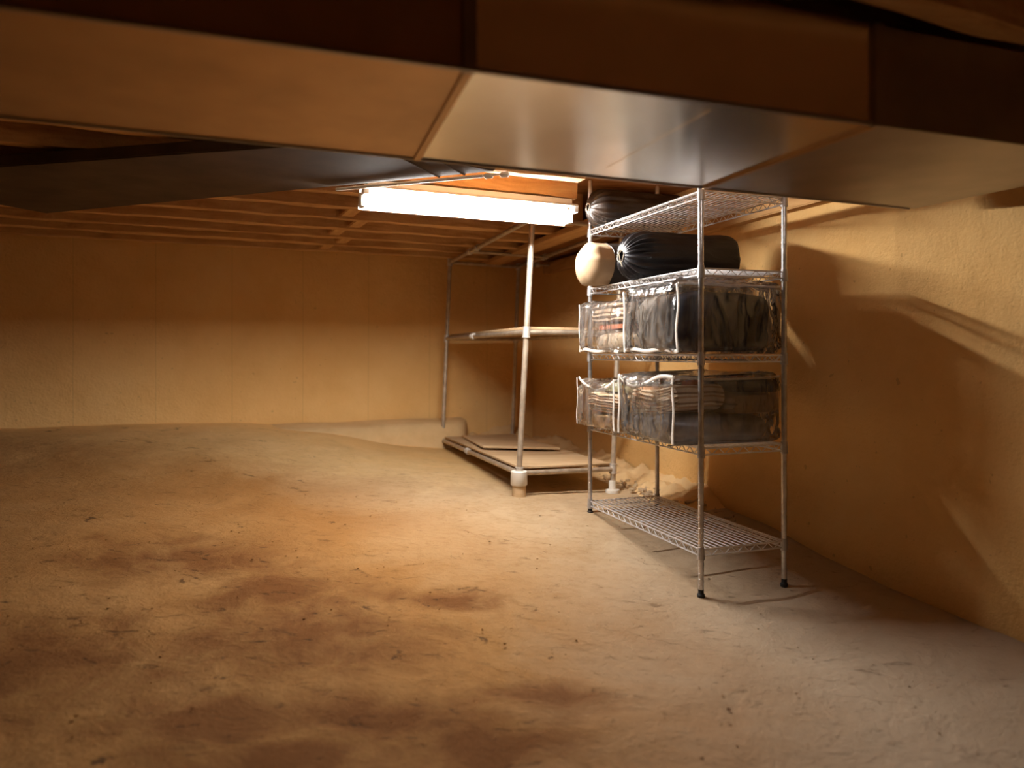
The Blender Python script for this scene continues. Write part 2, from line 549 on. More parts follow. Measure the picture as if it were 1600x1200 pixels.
def folded(bm, size, layers, seed=0, amp=.006, tilt=0, off=(0, 0, 0), segs=26):
    """a folded cloth: rounded fold lips stacked on its front (-y) side, base at z=0"""
    L, D, H = size
    h = H / layers
    sd = Vector((seed * 2.3, seed * 7.1, seed))
    prof = []
    for i in range(layers):
        for k in range(7):
            a = -math.pi / 2 + math.pi * k / 6
            dy = random.uniform(-.008, .004) if k == 3 else 0
            prof.append((-D / 2 - math.cos(a) * h * .55 + dy, (i + .5) * h + math.sin(a) * h * .5))
    for i in range(6):
        a = math.pi / 2 - math.pi * i / 5
        prof.append((D / 2 + math.cos(a) * H * .3 - H * .15, H / 2 + math.sin(a) * H / 2))
    rings = []
    for s in range(segs + 1):
        f = s / segs
        x = (f - .5) * L
        e = min(f, 1 - f) * 8
        k = min(1, .80 + .20 * min(1, e) ** .5)
        ring = []
        for (y, z) in prof:
            zz = H / 2 + (z - H / 2) * k
            yy = y * (.94 + .06 * min(1, e))
            q = Vector((x, yy, zz))
            d = noise.noise(q * 9 + sd) * amp * 1.6 + noise.noise(q * 26 + sd) * amp * .5
            q.y += d; q.z += d * .8 * (1 if z > .01 else 0)
            q.z = max(q.z, 0)
            ring.append(bm.verts.new(q + Vector(off)))
        rings.append(ring)
    n = len(prof)
    for a, b in zip(rings, rings[1:]):
        for k in range(n):
            bm.faces.new((a[k], a[(k + 1) % n], b[(k + 1) % n], b[k]))
    for r, fl in ((rings[0], 1), (rings[-1], 0)):
        c = bm.verts.new(sum((v.co for v in r), Vector()) / n)
        for k in range(n):
            bm.faces.new((r[k], r[(k + 1) % n], c))
    if tilt:
        R = Matrix.Rotation(tilt, 4, 'Y')
        for v in bm.verts: v.co = R @ v.co
        lo = min(v.co.z for v in bm.verts)
        for v in bm.verts: v.co.z -= lo
    return bm


# ------------------------------------------------------------------ the room
def build_floor():
    bm = bm_new()
    x0, x1, y0, y1, st = -6.2, 4.0, -1.6, 9.0, .05
    nx, ny = int((x1 - x0) / st), int((y1 - y0) / st)
    X = np.linspace(x0, x1, nx + 1); Y = np.linspace(y0, y1, ny + 1)
    gx, gy = np.meshgrid(X, Y, indexing='ij')
    Z = TC[-3] + TC[-2] * gx + TC[-1] * gy
    for i in range(len(TP)):
        r = np.hypot(gx - TP[i, 0], gy - TP[i, 1])
        Z = Z + TC[i] * np.where(r > 0, r * r * np.log(np.maximum(r, 1e-9)), 0)
    grid = []
    for i in range(nx + 1):
        row = []
        for j in range(ny + 1):
            p = Vector((X[i], Y[j], 0))
            a = noise.fractal(p * 1.7, 1.0, 2.0, 4) * .012 + noise.noise(p * 7) * .003
            row.append(bm.verts.new((X[i], Y[j], Z[i, j] + a - .006)))
        grid.append(row)
    for i in range(nx):
        for j in range(ny):
            bm.faces.new((grid[i][j], grid[i + 1][j], grid[i + 1][j + 1], grid[i][j + 1]))
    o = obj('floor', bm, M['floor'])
    tag(o, 'uneven dusty ochre dirt floor with cracks and stains', kind='structure')


def wall(name, a, b, z0, z1, normal, label, cuts=60, amp=.02, mat='plaster'):
    """a wall slab from plan point a to b, local x along it"""
    a, b = Vector(a), Vector(b)
    d = (b - a); L = d.length; d.normalize()
    bm = bm_new()
    nx, nz = cuts, max(8, int(cuts * (z1 - z0) / L))
    front = []
    nv = Vector(normal)
    for i in range(nx + 1):
        row = []
        for j in range(nz + 1):
            x, z = L * i / nx, z0 + (z1 - z0) * j / nz
            p = Vector((x, 0, z))
            row.append(bm.verts.new((x, noise.fractal(p * 1.1 + Vector((a.x, a.y, 0)), 1.0, 2.0, 3) * amp, z)))
        front.append(row)
    loc_n = Vector((d.dot(nv), (Vector((-d.y, d.x, 0))).dot(nv), 0))
    off = -.16 * (1 if loc_n.y > 0 else -1)
    for i in range(nx):
        for j in range(nz):
            bm.faces.new((front[i][j], front[i + 1][j], front[i + 1][j + 1], front[i][j + 1]))
    bk = [bm.verts.new(c) for c in ((0, off, z0), (L, off, z0), (L, off, z1), (0, off, z1))]
    bm.faces.new(bk)
    bm.faces.new([r[0] for r in front] + [bk[1], bk[0]])
    bm.faces.new([r[-1] for r in front][::-1] + [bk[3], bk[2]])
    bm.faces.new(front[0][::-1] + [bk[0], bk[3]])
    bm.faces.new(front[-1] + [bk[2], bk[1]])
    o = obj(name, bm, M[mat])
    o.location = (a.x, a.y, 0)
    o.rotation_euler = (0, 0, math.atan2(d.y, d.x))
    tag(o, label, kind='structure')
    return o


CEIL = 2.20            # underside of the boards above the joists
JB = 1.98              # underside of the joists
BW_L = CORNER - W * 5.4
RW_N = CORNER + U * 9.3
build_floor()
wall('wall_back', BW_L, CORNER + W * .1, -.3, CEIL + .05, (WN.x, WN.y, 0), 'ochre plastered back wall behind the pipe rack')
wall('wall_right', CORNER - U * .1, RW_N, -.3, CEIL + .05, (-V.x, -V.y, 0), 'ochre plastered wall behind the wire shelving', mat='plaster_rough', amp=.035)
wall('wall_left', BW_L, BW_L + Vector((0, -8, 0)), -.3, CEIL + .05, (1, 0, 0), 'unseen wall on the far left side, coloured dark to absorb light', mat='absorbing_dark')
wall('wall_rear', (-6, -1.3, 0), (4, -1.3, 0), -.3, CEIL + .05, (0, 1, 0), 'unseen wall behind the viewpoint, coloured dark to absorb light', mat='absorbing_dark')

bm = bm_new()
box(bm, (-6.2, -1.6, CEIL), (4.2, 9.0, CEIL + .1))
tag(obj('ceiling', bm, M['deck'], smooth=False), 'brown boards of the floor above, seen between joists', kind='structure')

# right hand bay: flat ply under the joists beyond the girder plank
GA, GB = Vector((-.27, 7.46, 0)), Vector((.62, 4.87, 0))


def girder_x(y):
    return GA.x + (y - GA.y) * (GB.x - GA.x) / (GB.y - GA.y)


bm = bm_new()
prism(bm, [(GA.x - .0, GA.y), (GB.x, GB.y), (GB.x + .72, GB.y + .26), (CORNER.x + .05, CORNER.y + .02)], JB + .012, JB + .03)
tag(obj('ceiling_panel', bm, M['deck'], smooth=False), 'flat brown ceiling panel between the diagonal plank and the right wall', kind='structure')

# joists: parallel to the back wall, 0.41 m apart
BLK0 = Vector((-.93, 4.6, 0))


def along_joist(dist, x):
    """point on the joist whose line lies dist from the back wall, at world x"""
    p = CORNER + WN * dist
    return p + W * ((x - p.x) / W.x)


def rough_bar(bm, L, w, h, seed):
    n = max(10, int(L / .06))
    rings = []
    for i in range(n + 1):
        x = L * i / n
        ring = []
        for (y, z) in ((-w / 2, 0), (-w / 6, -.004), (w / 6, -.004), (w / 2, 0), (w / 2, h * .5), (w / 2, h), (-w / 2, h), (-w / 2, h * .5)):
            q = Vector((x * 2.2, y * 9 + seed * 11.3, z * 9))
            low = 1.0 if z < h * .3 else .3
            ring.append(bm.verts.new((x, y + noise.noise(q * 2) * .010 * low, z + noise.noise(q * 1.6 + Vector((9, 3, 1))) * .009 * low)))
        rings.append(ring)
    for a, b in zip(rings, rings[1:]):
        for k in range(8):
            bm.faces.new((a[k], a[(k + 1) % 8], b[(k + 1) % 8], b[k]))
    bm.faces.new(rings[0][::-1]); bm.faces.new(rings[-1])


JD = [.42 + .405 * i for i in range(14)]
ORD = ['first', 'second', 'third', 'fourth', 'fifth', 'sixth', 'seventh', 'eighth', 'ninth', 'tenth', 'eleventh', 'twelfth', 'thirteenth', 'fourteenth']
JW = .075
jspan = []
for i, dist in enumerate(JD):
    # left end at the left wall; right end at the girder or, nearer the viewer, at the shelving bay
    xl = -4.5 if i < 12 else -4.5
    p = along_joist(dist, -1.0)
    s = along_joist(dist, .3)
    if s.y > 4.75:
        # meet the girder line
        k = 0
        xr = .6
        for _ in range(30):
            q = along_joist(dist, xr); xr = girder_x(q.y) - .03
    elif s.y > 3.2: xr = .36
    else: xr = 2.2
    if along_joist(dist, 2.2).y < 3.2: xr = 1.9
    a, b = along_joist(dist, xl), along_joist(dist, xr)
    L = (b - a).length
    bm = bm_new()
    rough_bar(bm, L, JW, CEIL - JB, i)
    o = obj('ceiling_joist', bm, M['joist'])
    o.location = (a.x, a.y, JB); o.rotation_euler = (0, 0, math.atan2(W.y, W.x))
    tag(o, f'rough brown wooden ceiling joist, {ORD[i]} out from the back wall', 'joist', 'ceiling joists')
    jspan.append((a, b))

# blocking between joists on one line running away from the viewer
for i in range(len(JD) - 1):
    if i > 8: break
    mid = (JD[i] + JD[i + 1]) / 2
    # intersection of the blocking line (through BLK0 along U) with the mid line
    t = ((CORNER + WN * mid) - BLK0).dot(WN) / U.dot(WN)
    c = BLK0 + U * t + W * (.05 if i % 2 else -.05)
    bm = bm_new()
    gap = JD[i + 1] - JD[i] - JW - .004
    box(bm, (-gap / 2, -.045, 0), (gap / 2, .045, CEIL - JB - .02), .006)
    for v in bm.verts: v.co += Vector((noise.noise(v.co * 20) * .0, noise.noise(v.co * 17) * .008, 0))
    o = obj('joist_blocking', bm, M['joist'])
    o.location = (c.x, c.y, JB + .012); o.rotation_euler = (0, 0, math.atan2(WN.y, WN.x))
    tag(o, f'short wooden block fixed across the {ORD[i]} gap between joists, counted from the back wall', 'wood block', 'blocking between the joists')

# diagonal plank that carries the joist ends
bm = bm_new()
L = (GB - GA).length
box(bm, (0, -.09, 0), (L, .09, .04), .004)
o = obj('ceiling_plank', bm, M['plank'])
dG = (GB - GA).normalized()
o.location = (GA.x, GA.y, JB - .03); o.rotation_euler = (0, 0, math.atan2(dG.y, dG.x))
tag(o, 'wide tan plank running diagonally under the ceiling above the pipe rack', 'plank')

# ledger along the top of the right wall
bm = bm_new()
box(bm, (0, 0, 0), (7.6, .09, .10), .006)
o = obj('trim_1', bm, M['plank'])
p = CORNER - V * .085 + U * .5
o.location = (p.x, p.y, 1.86); o.rotation_euler = (0, 0, math.atan2(U.y, U.x))
tag(o, 'tan wooden ledger board along the top of the right wall', kind='structure')

# concrete footing along the left part of the back wall
bm = bm_new()
n = 60
Lf = 3.6
prof = [(.0, -.4), (.38, -.4), (.37, .30), (.33, .385), (.26, .42), (.0, .44)]
rings = []
for i in range(n + 1):
    f = i / n; x = Lf * f
    k = 1.0 if f < .96 else max(.12, math.cos((f - .96) / .04 * math.pi / 2))
    ring = []
    for (y, z) in prof:
        q = Vector((x, y, z))
        ring.append(bm.verts.new((x, -(y * (.45 + .55 * k)) + noise.noise(q * 3) * .022, z + noise.noise(q * 2.3 + Vector((4, 4, 4))) * .015)))
    rings.append(ring)
for a, b in zip(rings, rings[1:]):
    for k in range(len(prof) - 1):
        bm.faces.new((a[k], a[k + 1], b[k + 1], b[k]))
bm.faces.new(rings[0][::-1]); bm.faces.new(rings[-1])
o = obj('trim_2', bm, M['footing'])
e = CORNER - W * .80
p = e - W * Lf
o.location = (p.x, p.y, 0); o.rotation_euler = (0, 0, math.atan2(W.y, W.x))
tag(o, 'low smooth concrete footing along the foot of the back wall', kind='structure')


def berm(name, a, b, inward, hgt, wid, label, seed, amp=.05):
    """a lumpy bank of dirt and broken concrete at the foot of a wall"""
    a, b = Vector(a), Vector(b)
    d = b - a; L = d.length; d.normalize()
    nn = Vector(inward)
    bm = bm_new()
    n = int(L / .035); m = 12
    rows = []
    for i in range(n + 1):
        row = []
        for j in range(m + 1):
            f = j / m
            p = a + d * (L * i / n) + nn * (f * wid * (1 + .35 * noise.noise(Vector((i * .05, seed, 0)))))
            taper = min(1, i / 6, (n - i) / 6)
            hz = hgt * (1 - f) ** .7 * (.7 + .5 * noise.noise(Vector((i * .07, seed * 3, 1))))
            q = Vector((p.x, p.y, 0))
            hz += (noise.fractal(q * 8 + Vector((seed, 0, 0)), .8, 2.0, 4)) * amp * min(1, (1 - f) * 3)
            g = ground(p.x, p.y)
            row.append(bm.verts.new((p.x, p.y, g - .03 + max(0, hz * taper + .02))))
        rows.append(row)
    for i in range(n):
        for j in range(m):
            bm.faces.new((rows[i][j], rows[i + 1][j], rows[i + 1][j + 1], rows[i][j + 1]))
    o = obj(name, bm, M['footing'])
    tag(o, label, kind='structure')


berm('trim_3', CORNER - W * .9, CORNER, (WN.x, WN.y, 0), .20, .32, 'bank of dirt at the foot of the back wall behind the pipe rack', 3, .03)
berm('trim_4', CORNER, CORNER + U * 3.35, (-V.x, -V.y, 0), .13, .34, 'bank of crumbled concrete at the foot of the right wall', 8, .05)


# ------------------------------------------------------------------ wire shelving
LAB = 1.146
DEP = .457
RZ = math.atan2(U.y, U.x)
SH = [.212, .668, 1.086, 1.478, 1.827]          # top of each shelf
unit = empty('wire_shelving_unit', 'tall zinc wire shelving unit with five shelves against the right wall', 'shelving unit', (A0.x, A0.y, 0), RZ)
corners = [(0, 0), (LAB, 0), (0, DEP), (LAB, DEP)]


def loc2w(s, t):
    return A0 + U * s + V * t


def post_mesh(z0, z1):
    bm = bm_new()
    prof = [(.0118, z0 + .02)]
    z = z0 + .03
    while z < z1 - .03:
        prof += [(.0127, z), (.0127, z + .0215), (.0117, z + .0225), (.0117, z + .0245)]
        z += .0254
    prof += [(.0127, z1 - .012), (.009, z1)]
    lathe(bm, prof, 14)
    return bm


for (s, t) in corners:
    w = loc2w(s, t)
    g = ground(w.x, w.y)
    top = 2.12
    p = obj('post', post_mesh(g, top), M['post'], unit)
    p.location = (s, t, 0)
    bm = bm_new()
    lathe(bm, [(.006, g - .01), (.017, g - .008), (.018, g + .006), (.013, g + .012), (.013, g + .03)], 16)
    q = obj('leveling_foot', bm, M['rubber'], p)
    q['label'] = 'black levelling foot'


def truss(bm, a, b, h, pitch=.062):
    a, b = Vector(a), Vector(b)
    d = b - a; L = d.length; d.normalize()
    i0, i1 = a + d * .014, b - d * .014
    dn = Vector((0, 0, -h))
    tube(bm, [i0, i1], .0042, 6); tube(bm, [i0 + dn, i1 + dn], .0038, 6)
    n = int((L - .05) / pitch)
    st = (L - .05) / n
    pts = []
    for k in range(n):
        s = a + d * (.025 + st * k)
        pts += [s + Vector((0, 0, -.001)), s + d * (st / 2) + dn]
    pts.append(a + d * (.025 + st * n) + Vector((0, 0, -.001)))
    tube(bm, pts, .0025, 5)


for z in SH:
    bm = bm_new()
    h = .030
    zt = z - .0045
    for (a, b) in (((0, 0), (LAB, 0)), ((0, DEP), (LAB, DEP)), ((0, 0), (0, DEP)), ((LAB, 0), (LAB, DEP))):
        truss(bm, (a[0], a[1], zt), (b[0], b[1], zt), h)
    nw = 14
    for k in range(nw):
        y = .012 + (DEP - .024) * (k + .5) / nw
        tube(bm, [(.0, y, z - .0029), (LAB, y, z - .0029)], .0029, 6)
    for k in range(3):
        x = LAB * (k + 1) / 4
        truss(bm, (x, -.01, zt - .001), (x, DEP + .01, zt - .001), .022, .05)
    sh = obj('shelf', bm, M['chrome'], unit)
    for (s, t) in corners:
        bm = bm_new()
        lathe(bm, [(.0128, z - .048), (.0175, z - .047), (.0165, z - .02), (.0150, z + .008), (.0128, z + .009)], 16)
        c = obj('corner_collar', bm, M['collar'], sh)
        c.location = (s, t, 0)


# ------------------------------------------------------------------ things on the shelves, all laid out in the shelving's own plan
def place(o, s, t, z, rz=0):
    w = loc2w(s, t)
    o.location = (w.x, w.y, z)
    o.rotation_euler = (0, 0, RZ + rz)
    return o


def sack(name, label, r, L, mat, pleats=20, hole=.02, seed=0, squash=.94, depth=.10, cap_mat=None, cap_len=.13, cord=True, cap_label=None, bulge=0):
    """a stuff sack lying along +y with its drawn end at y=0, base at z=0"""
    root = empty(name, label, 'bag')
    nseg = 96

    def radius(th, y):
        if y < depth:
            f = y / depth
            base = (r * (1 - (1 - f) ** 2) ** .38 + .003) if cap_mat else hole + (r - hole) * (1 - (1 - f) ** 2.1) ** .62
        else:
            base = r
        fl = math.exp(-max(0, y - depth * .35) / (depth * .55)) * min(1, (y + .006) / .02)
        if cap_mat: fl *= .22
        ph = pleats * th + 1.6 * math.sin(3 * th + seed) + .9 * math.sin(5 * th + seed * 2)
        base *= 1 + (.11 * fl) * math.sin(ph)
        q = Vector((math.cos(th) * 1.4, y * 5, math.sin(th) * 1.4)) + Vector((seed, seed, seed))
        base += noise.noise(q * 1.5) * .012 * min(1, y / .05) + abs(noise.noise(Vector((math.cos(th) * 3, y * 2.2, math.sin(th) * 3 + seed)))) * .010 * min(1, y / .08)
        if cap_mat: base += .014 * noise.noise(Vector((math.cos(th) * 1.7 + 3, y * 9, math.sin(th) * 1.7))) * min(1, y / .03)
        if y > L - .03: base *= 1 - .16 * ((y - (L - .03)) / .03) ** 2
        return base

    def pt(th, y, yy=None):
        rr = radius(th, y)
        z = rr * math.sin(th)
        x = rr * math.cos(th)
        z = z * squash
        z = max(z, -r * squash * .93)
        if bulge and yy is None and y < cap_len:
            f = z / (r * squash)
            k = min(1, (cap_len - y) / .07)
            y = y - k * bulge * (.2 * math.exp(-((f - .3) / .8) ** 2) - .16 * math.exp(-((f + .52) / .2) ** 2) + .25 * math.exp(-((f + .95) / .2) ** 2)) + k * .007 * math.sin(7 * f + 4 * math.cos(th) + 1)
            z = z * (1 + .10 * k * math.sin(2.3 * x / r + 1))
        return Vector((x, y if yy is None else yy, z + r * squash * .93))

    ys = [0, .004, .010, .018, .028, .04, .055, .072, .09, .11, .13] + list(np.linspace(.16, L - .035, 14)) + [L - .02, L - .008, L]

    def skin(yl, hollow, close):
        bm = bm_new()
        rings = []
        if hollow:
            if not cap_mat: rings.append([bm.verts.new(pt(2 * math.pi * k / nseg, 0, .03) * 1.0) for k in range(nseg)])
        for y in yl:
            rings.append([bm.verts.new(pt(2 * math.pi * k / nseg, y)) for k in range(nseg)])
        for a, b in zip(rings, rings[1:]):
            for k in range(nseg):
                bm.faces.new((a[k], a[(k + 1) % nseg], b[(k + 1) % nseg], b[k]))
        if hollow: bm.faces.new(rings[0][::-1])
        if close: bm.faces.new(rings[-1])
        return bm
    if cap_mat:
        cut = max(i for i, y in enumerate(ys) if y <= cap_len)
        obj('body', skin(ys[cut:], False, True), mat, root)
        c = obj('end_cover', skin([0, .0006, .0015] + ys[1:cut + 1], True, False), cap_mat, root)
        if cap_label: c['label'] = cap_label
        bm = bm_new()
        tube(bm, [pt(2 * math.pi * k / 40, ys[cut]) for k in range(40)], .004, 6, closed=True)
        obj('seam', bm, mat, root)
    else:
        obj('body', skin(ys, True, True), mat, root)
    if cord:
        bm = bm_new()
        cz = r * squash * .93
        tube(bm, [Vector((math.cos(a) * hole * 1.12, -.001 + .003 * math.sin(3 * a), cz + math.sin(a) * hole * 1.05)) for a in [2 * math.pi * k / 24 for k in range(24)]], .0032, 6, closed=True)
        tube(bm, [Vector((hole * .3, .004, cz + hole)), Vector((hole * .2, -.014, cz + hole * .3)), Vector((hole * .5, -.012, cz - hole * .9)), Vector((hole * .9, -.006, cz - hole * 2.0))], .003, 6)
        o = obj('drawstring', bm, M['cord'], root); o['label'] = 'pale drawstring cord'
    return root


s1 = sack('stuff_sack', 'dark brown stuff sack with pale drawstring lying on the topmost wire shelf', .112, .60, M['brown_nylon'], 17, .022, 2)
place(s1, .15, -.085, SH[4])
s2 = sack('stuff_sack', 'big black stuff sack with pleated drawn end, second shelf from the top', .138, .66, M['nylon'], 21, .030, 5, depth=.13)
place(s2, .555, -.09, SH[3])
s3 = sack('stuff_sack', 'stuff sack with a khaki end bulging out beside the black sack', .132, .50, M['brown_nylon'], 5, .022, 9, depth=.075, cap_mat=M['khaki'], cap_len=.16, cord=False, cap_label='khaki cotton end', bulge=.0)
place(s3, .172, -.15, SH[3])


def bag(label, w, d, h, s, t, z, sag=.03, seed=0, e=.28, trims=('top', 'left', 'right', 'bottom'), dip=0, wrap=0):
    """a clear zip bag, front at local y=-d/2"""
    root = empty('storage_bag', label, 'bag', group=None)
    bm = bm_new()
    puffy(bm, (w, d, h), e, 40, .010, 6, seed, .012)
    for v in bm.verts:
        c = v.co
        q1 = Vector((c.x * 9 + c.z * 4, c.y * 6, c.z * 5 - c.x * 3)) + Vector((seed * 2.1, 0, 0))
        rg = (1 - abs(noise.noise(q1)) * 2.2)
        q2 = Vector((c.x * 17 - c.z * 9, c.y * 9, c.z * 12 + c.x * 6)) + Vector((0, seed * 3.3, 0))
        rg2 = (1 - abs(noise.noise(q2)) * 2.4)
        dd = .014 * max(0, rg) ** 3 + .010 * max(0, rg2) ** 3
        ctr = Vector((0, 0, h / 2))
        dirv = (c - ctr); dirv = Vector((dirv.x / w, dirv.y / d, dirv.z / h)).normalized()
        if c.z > .004: v.co = c + dirv * dd
        f = v.co.z / h
        if wrap and v.co.y < -d / 2 + .075 and v.co.x < 0: v.co.x -= wrap * min(1, (-d / 2 + .075 - v.co.y) / .03) * min(1, -v.co.x / .1)
        v.co.z -= sag * max(0, f) ** 2 * math.cos(v.co.x / w * 2.6) * (1 if v.co.y < 0 else .4)
    obj('plastic_film', bm, M['film'], root)
    x0, x1, y0 = -w / 2 * .93, w / 2 * .93, -d / 2 * .985

    def jit(p, a=.008):
        p = Vector(p)
        return p + Vector((noise.noise(p * 7 + Vector((seed, 1, 2))), noise.noise(p * 6 + Vector((5, seed, 2))), noise.noise(p * 7 + Vector((9, 2, seed))))) * a

    def ribbon(pts, wd=.009, nrm=(0, 1, 0)):
        """flat bound edge strip, lying across the normal"""
        pts = [jit(p, .005) for p in pts]
        nv = Vector(nrm)
        rings = []
        for i, p in enumerate(pts):
            d = (pts[min(i + 1, len(pts) - 1)] - pts[max(i - 1, 0)]).normalized()
            sd = d.cross(nv).normalized()
            ring = []
            for k in range(8):
                a = 2 * math.pi * k / 8
                ring.append(bm.verts.new(p + sd * math.cos(a) * wd + nv * math.sin(a) * .0035))
            rings.append(ring)
        for r1, r2 in zip(rings, rings[1:]):
            for k in range(8):
                bm.faces.new((r1[k], r1[(k + 1) % 8], r2[(k + 1) % 8], r2[k]))
        bm.faces.new(rings[0][::-1]); bm.faces.new(rings[-1])
    N = 16
    yf = y0 - .006
    if 'top' in trims:
        bm = bm_new()
        ribbon([(x0 + (x1 - x0) * k / N, yf, h * .95 - sag * 1.25 * math.sin(math.pi * k / N) ** .8 + (dip if dip else 0) * math.sin(2 * math.pi * k / N)) for k in range(N + 1)])
        obj('top_piping', bm, M['piping'], root)
    for nm, x, wd in (('left', x0, .009), ('right', x1, .009), ('left_thin', x0 - wrap * .8, .0035)):
        if nm in trims:
            bm = bm_new()
            ribbon([(x + .006 * math.sin(k * .8 + seed), yf, h * (.02 + .93 * k / 10)) for k in range(11)], wd)
            obj('side_piping', bm, M['piping'], root)
    if 'bottom' in trims:
        bm = bm_new()
        ribbon([(x0 + (x1 - x0) * k / N, yf, h * .05 + .006 * math.sin(k * .7)) for k in range(N + 1)])
        obj('bottom_piping', bm, M['piping'], root)
    bm = bm_new()
    ribbon([(x1, y0 + (d * .97) * k / 10, h * .95 - sag * .4 * math.sin(math.pi * k / 10)) for k in range(11)], .006, (1, 0, 0))
    obj('zipper', bm, M['piping'], root)
    place(root, s, t, z)
    return root


def cloth(name, label, kind, size, mat, s, t, z, cat='blanket', layers=3, e=.5, seed=1, amp=.014, tilt=0, rz=0, group=None):
    bm = bm_new()
    if kind == 'fold': folded(bm, size, layers, seed, .006, tilt)
    else: puffy(bm, size, e, 14, amp, 7, seed, amp * .8)
    o = obj(name, bm, mat)
    tag(o, label, cat, group)
    place(o, s, t, z, rz)
    return o


# shelf 3: left bag
Z3, Z4 = SH[2] + .003, SH[1] + .003
bag('clear zip bag of brown blankets on the middle wire shelf, left of the grey quilt', .51, .56, .30, .282, .20, Z3, .02, 1, .22, trims=('bottom', 'left_thin'), wrap=.025)
cloth('fleece_blanket', 'rolled cream fleece at the bottom of the middle shelf left bag', 'puff', (.465, .45, .115), M['cream'], .285, .20, Z3 + .01, e=.6, seed=3, amp=.01)
cloth('folded_cloth', 'thin rust orange cloth lying on the cream fleece', 'puff', (.43, .43, .03), M['rust'], .275, .20, Z3 + .136, 'cloth', e=.5, seed=4, amp=.006)
cloth('folded_blanket', 'crumpled brown blanket on top in the middle shelf left bag', 'fold', (.465, .44, .105), M['brown'], .285, .21, Z3 + .174, layers=4, seed=6)
# shelf 3: right bag
bag('tall clear zip bag with a grey and a navy quilt on the middle wire shelf', .54, .58, .335, .845, .20, Z3, .0, 2, .20, trims=('left', 'right', 'bottom'))
cloth('grey_quilt', 'grey quilt rolled up in the tall bag on the middle shelf', 'puff', (.315, .49, .29), M['grey'], .75, .195, Z3 + .01, 'quilt', e=.5, seed=5, amp=.02)
cloth('navy_quilt', 'navy blue quilt beside the grey quilt in the tall bag', 'puff', (.15, .48, .28), M['navy'], 1.012, .20, Z3 + .01, 'quilt', e=.42, seed=8, amp=.02)
# shelf 4: left bag
bag('clear zip bag with sagging top on the lower wire shelf, left of the striped linen', .47, .56, .29, .262, .19, Z4, .05, 3, .22, trims=('top', 'right', 'left_thin'), wrap=.025)
cloth('folded_cloth', 'ochre cloth folded at the bottom of the lower shelf left bag', 'puff', (.435, .49, .07), M['ochre'], .262, .19, Z4 + .008, 'cloth', e=.5, seed=11, amp=.012)
cloth('folded_sheet', 'warm striped sheet folded in the lower shelf left bag', 'fold', (.43, .47, .105), M['stripe_warm'], .262, .20, Z4 + .085, 'sheet', layers=7, seed=12)
cloth('folded_cloth', 'sage green cloth on top in the lower shelf left bag', 'puff', (.41, .45, .05), M['sage'], .262, .23, Z4 + .204, 'cloth', e=.5, seed=13, amp=.008)
# shelf 4: right bag
bag('clear zip bag of striped linen and coloured blankets on the lower wire shelf', .56, .60, .325, .815, .20, Z4, .03, 4, .20, trims=('top', 'left', 'right'), dip=-.028)
cloth('fleece_blanket', 'blue grey fleece blanket under the striped linen', 'puff', (.52, .55, .11), M['bluegrey'], .815, .20, Z4 + .008, e=.5, seed=14, amp=.014)
cloth('folded_sheet', 'left striped sheet with folded edges standing on the blue grey fleece', 'fold', (.19, .25, .11), M['stripe_warm'], .685, .085, Z4 + .126, 'sheet', layers=6, seed=15, tilt=.16)
cloth('folded_sheet', 'right striped sheet with thin tilted folds on the blue grey fleece', 'fold', (.19, .25, .115), M['stripe'], .935, .085, Z4 + .126, 'sheet', layers=9, seed=16, tilt=-.22)
cloth('folded_cloth', 'brick red cloth on top of the linen in the lower shelf bag', 'puff', (.15, .24, .045), M['red'], .665, .360, Z4 + .236, 'cloth', e=.5, seed=17, amp=.008)
cloth('folded_blanket', 'brown blanket folded behind the striped linen in the lower shelf bag', 'fold', (.46, .20, .10), M['brown'], .825, .362, Z4 + .126, layers=2, seed=18)
cloth('navy_blanket', 'dark navy blanket crumpled over the brown one in the lower shelf bag', 'puff', (.22, .24, .06), M['navy'], .975, .360, Z4 + .236, e=.55, seed=19, amp=.02)

cloth('folded_cloth', 'pale blue cloth between the red cloth and navy blanket in the lower shelf bag', 'puff', (.10, .24, .05), M['paleblue'], .792, .360, Z4 + .238, 'cloth', e=.5, seed=21, amp=.008)


# ------------------------------------------------------------------ pipe rack
PT = {'L': (at(703, 410, 7.0), at(691, 697, 7.0)), 'N': (at(832, 341, 4.68), at(811, 737, 4.68)),
      'K': (at(810, 417, 7.37), at(800, 690, 7.37)), 'R': (at(972, 356, 5.05), at(957, 763, 5.05))}
rack = empty('pipe_rack', 'three tier rack of galvanised pipe leaning in the far corner', 'rack', (PT['N'][1].x, PT['N'][1].y, PT['N'][1].z))
RO = Vector(rack.location)
PR = .0185


def on_post(k, z):
    a, b = PT[k]
    f = (z - b.z) / (a.z - b.z)
    return b + (a - b) * f


def coupling(p, d, parent, r=.027, L=.06):
    bm = bm_new()
    p = Vector(p); d = Vector(d).normalized()
    tube(bm, [p - d * L / 2, p - d * L * .42, p - d * L * .40, p + d * L * .40, p + d * L * .42, p + d * L / 2], [r * .97, r, r * .88, r * .88, r, r * .97], 14)
    return obj('pipe_coupling', bm, M['fitting'], parent)


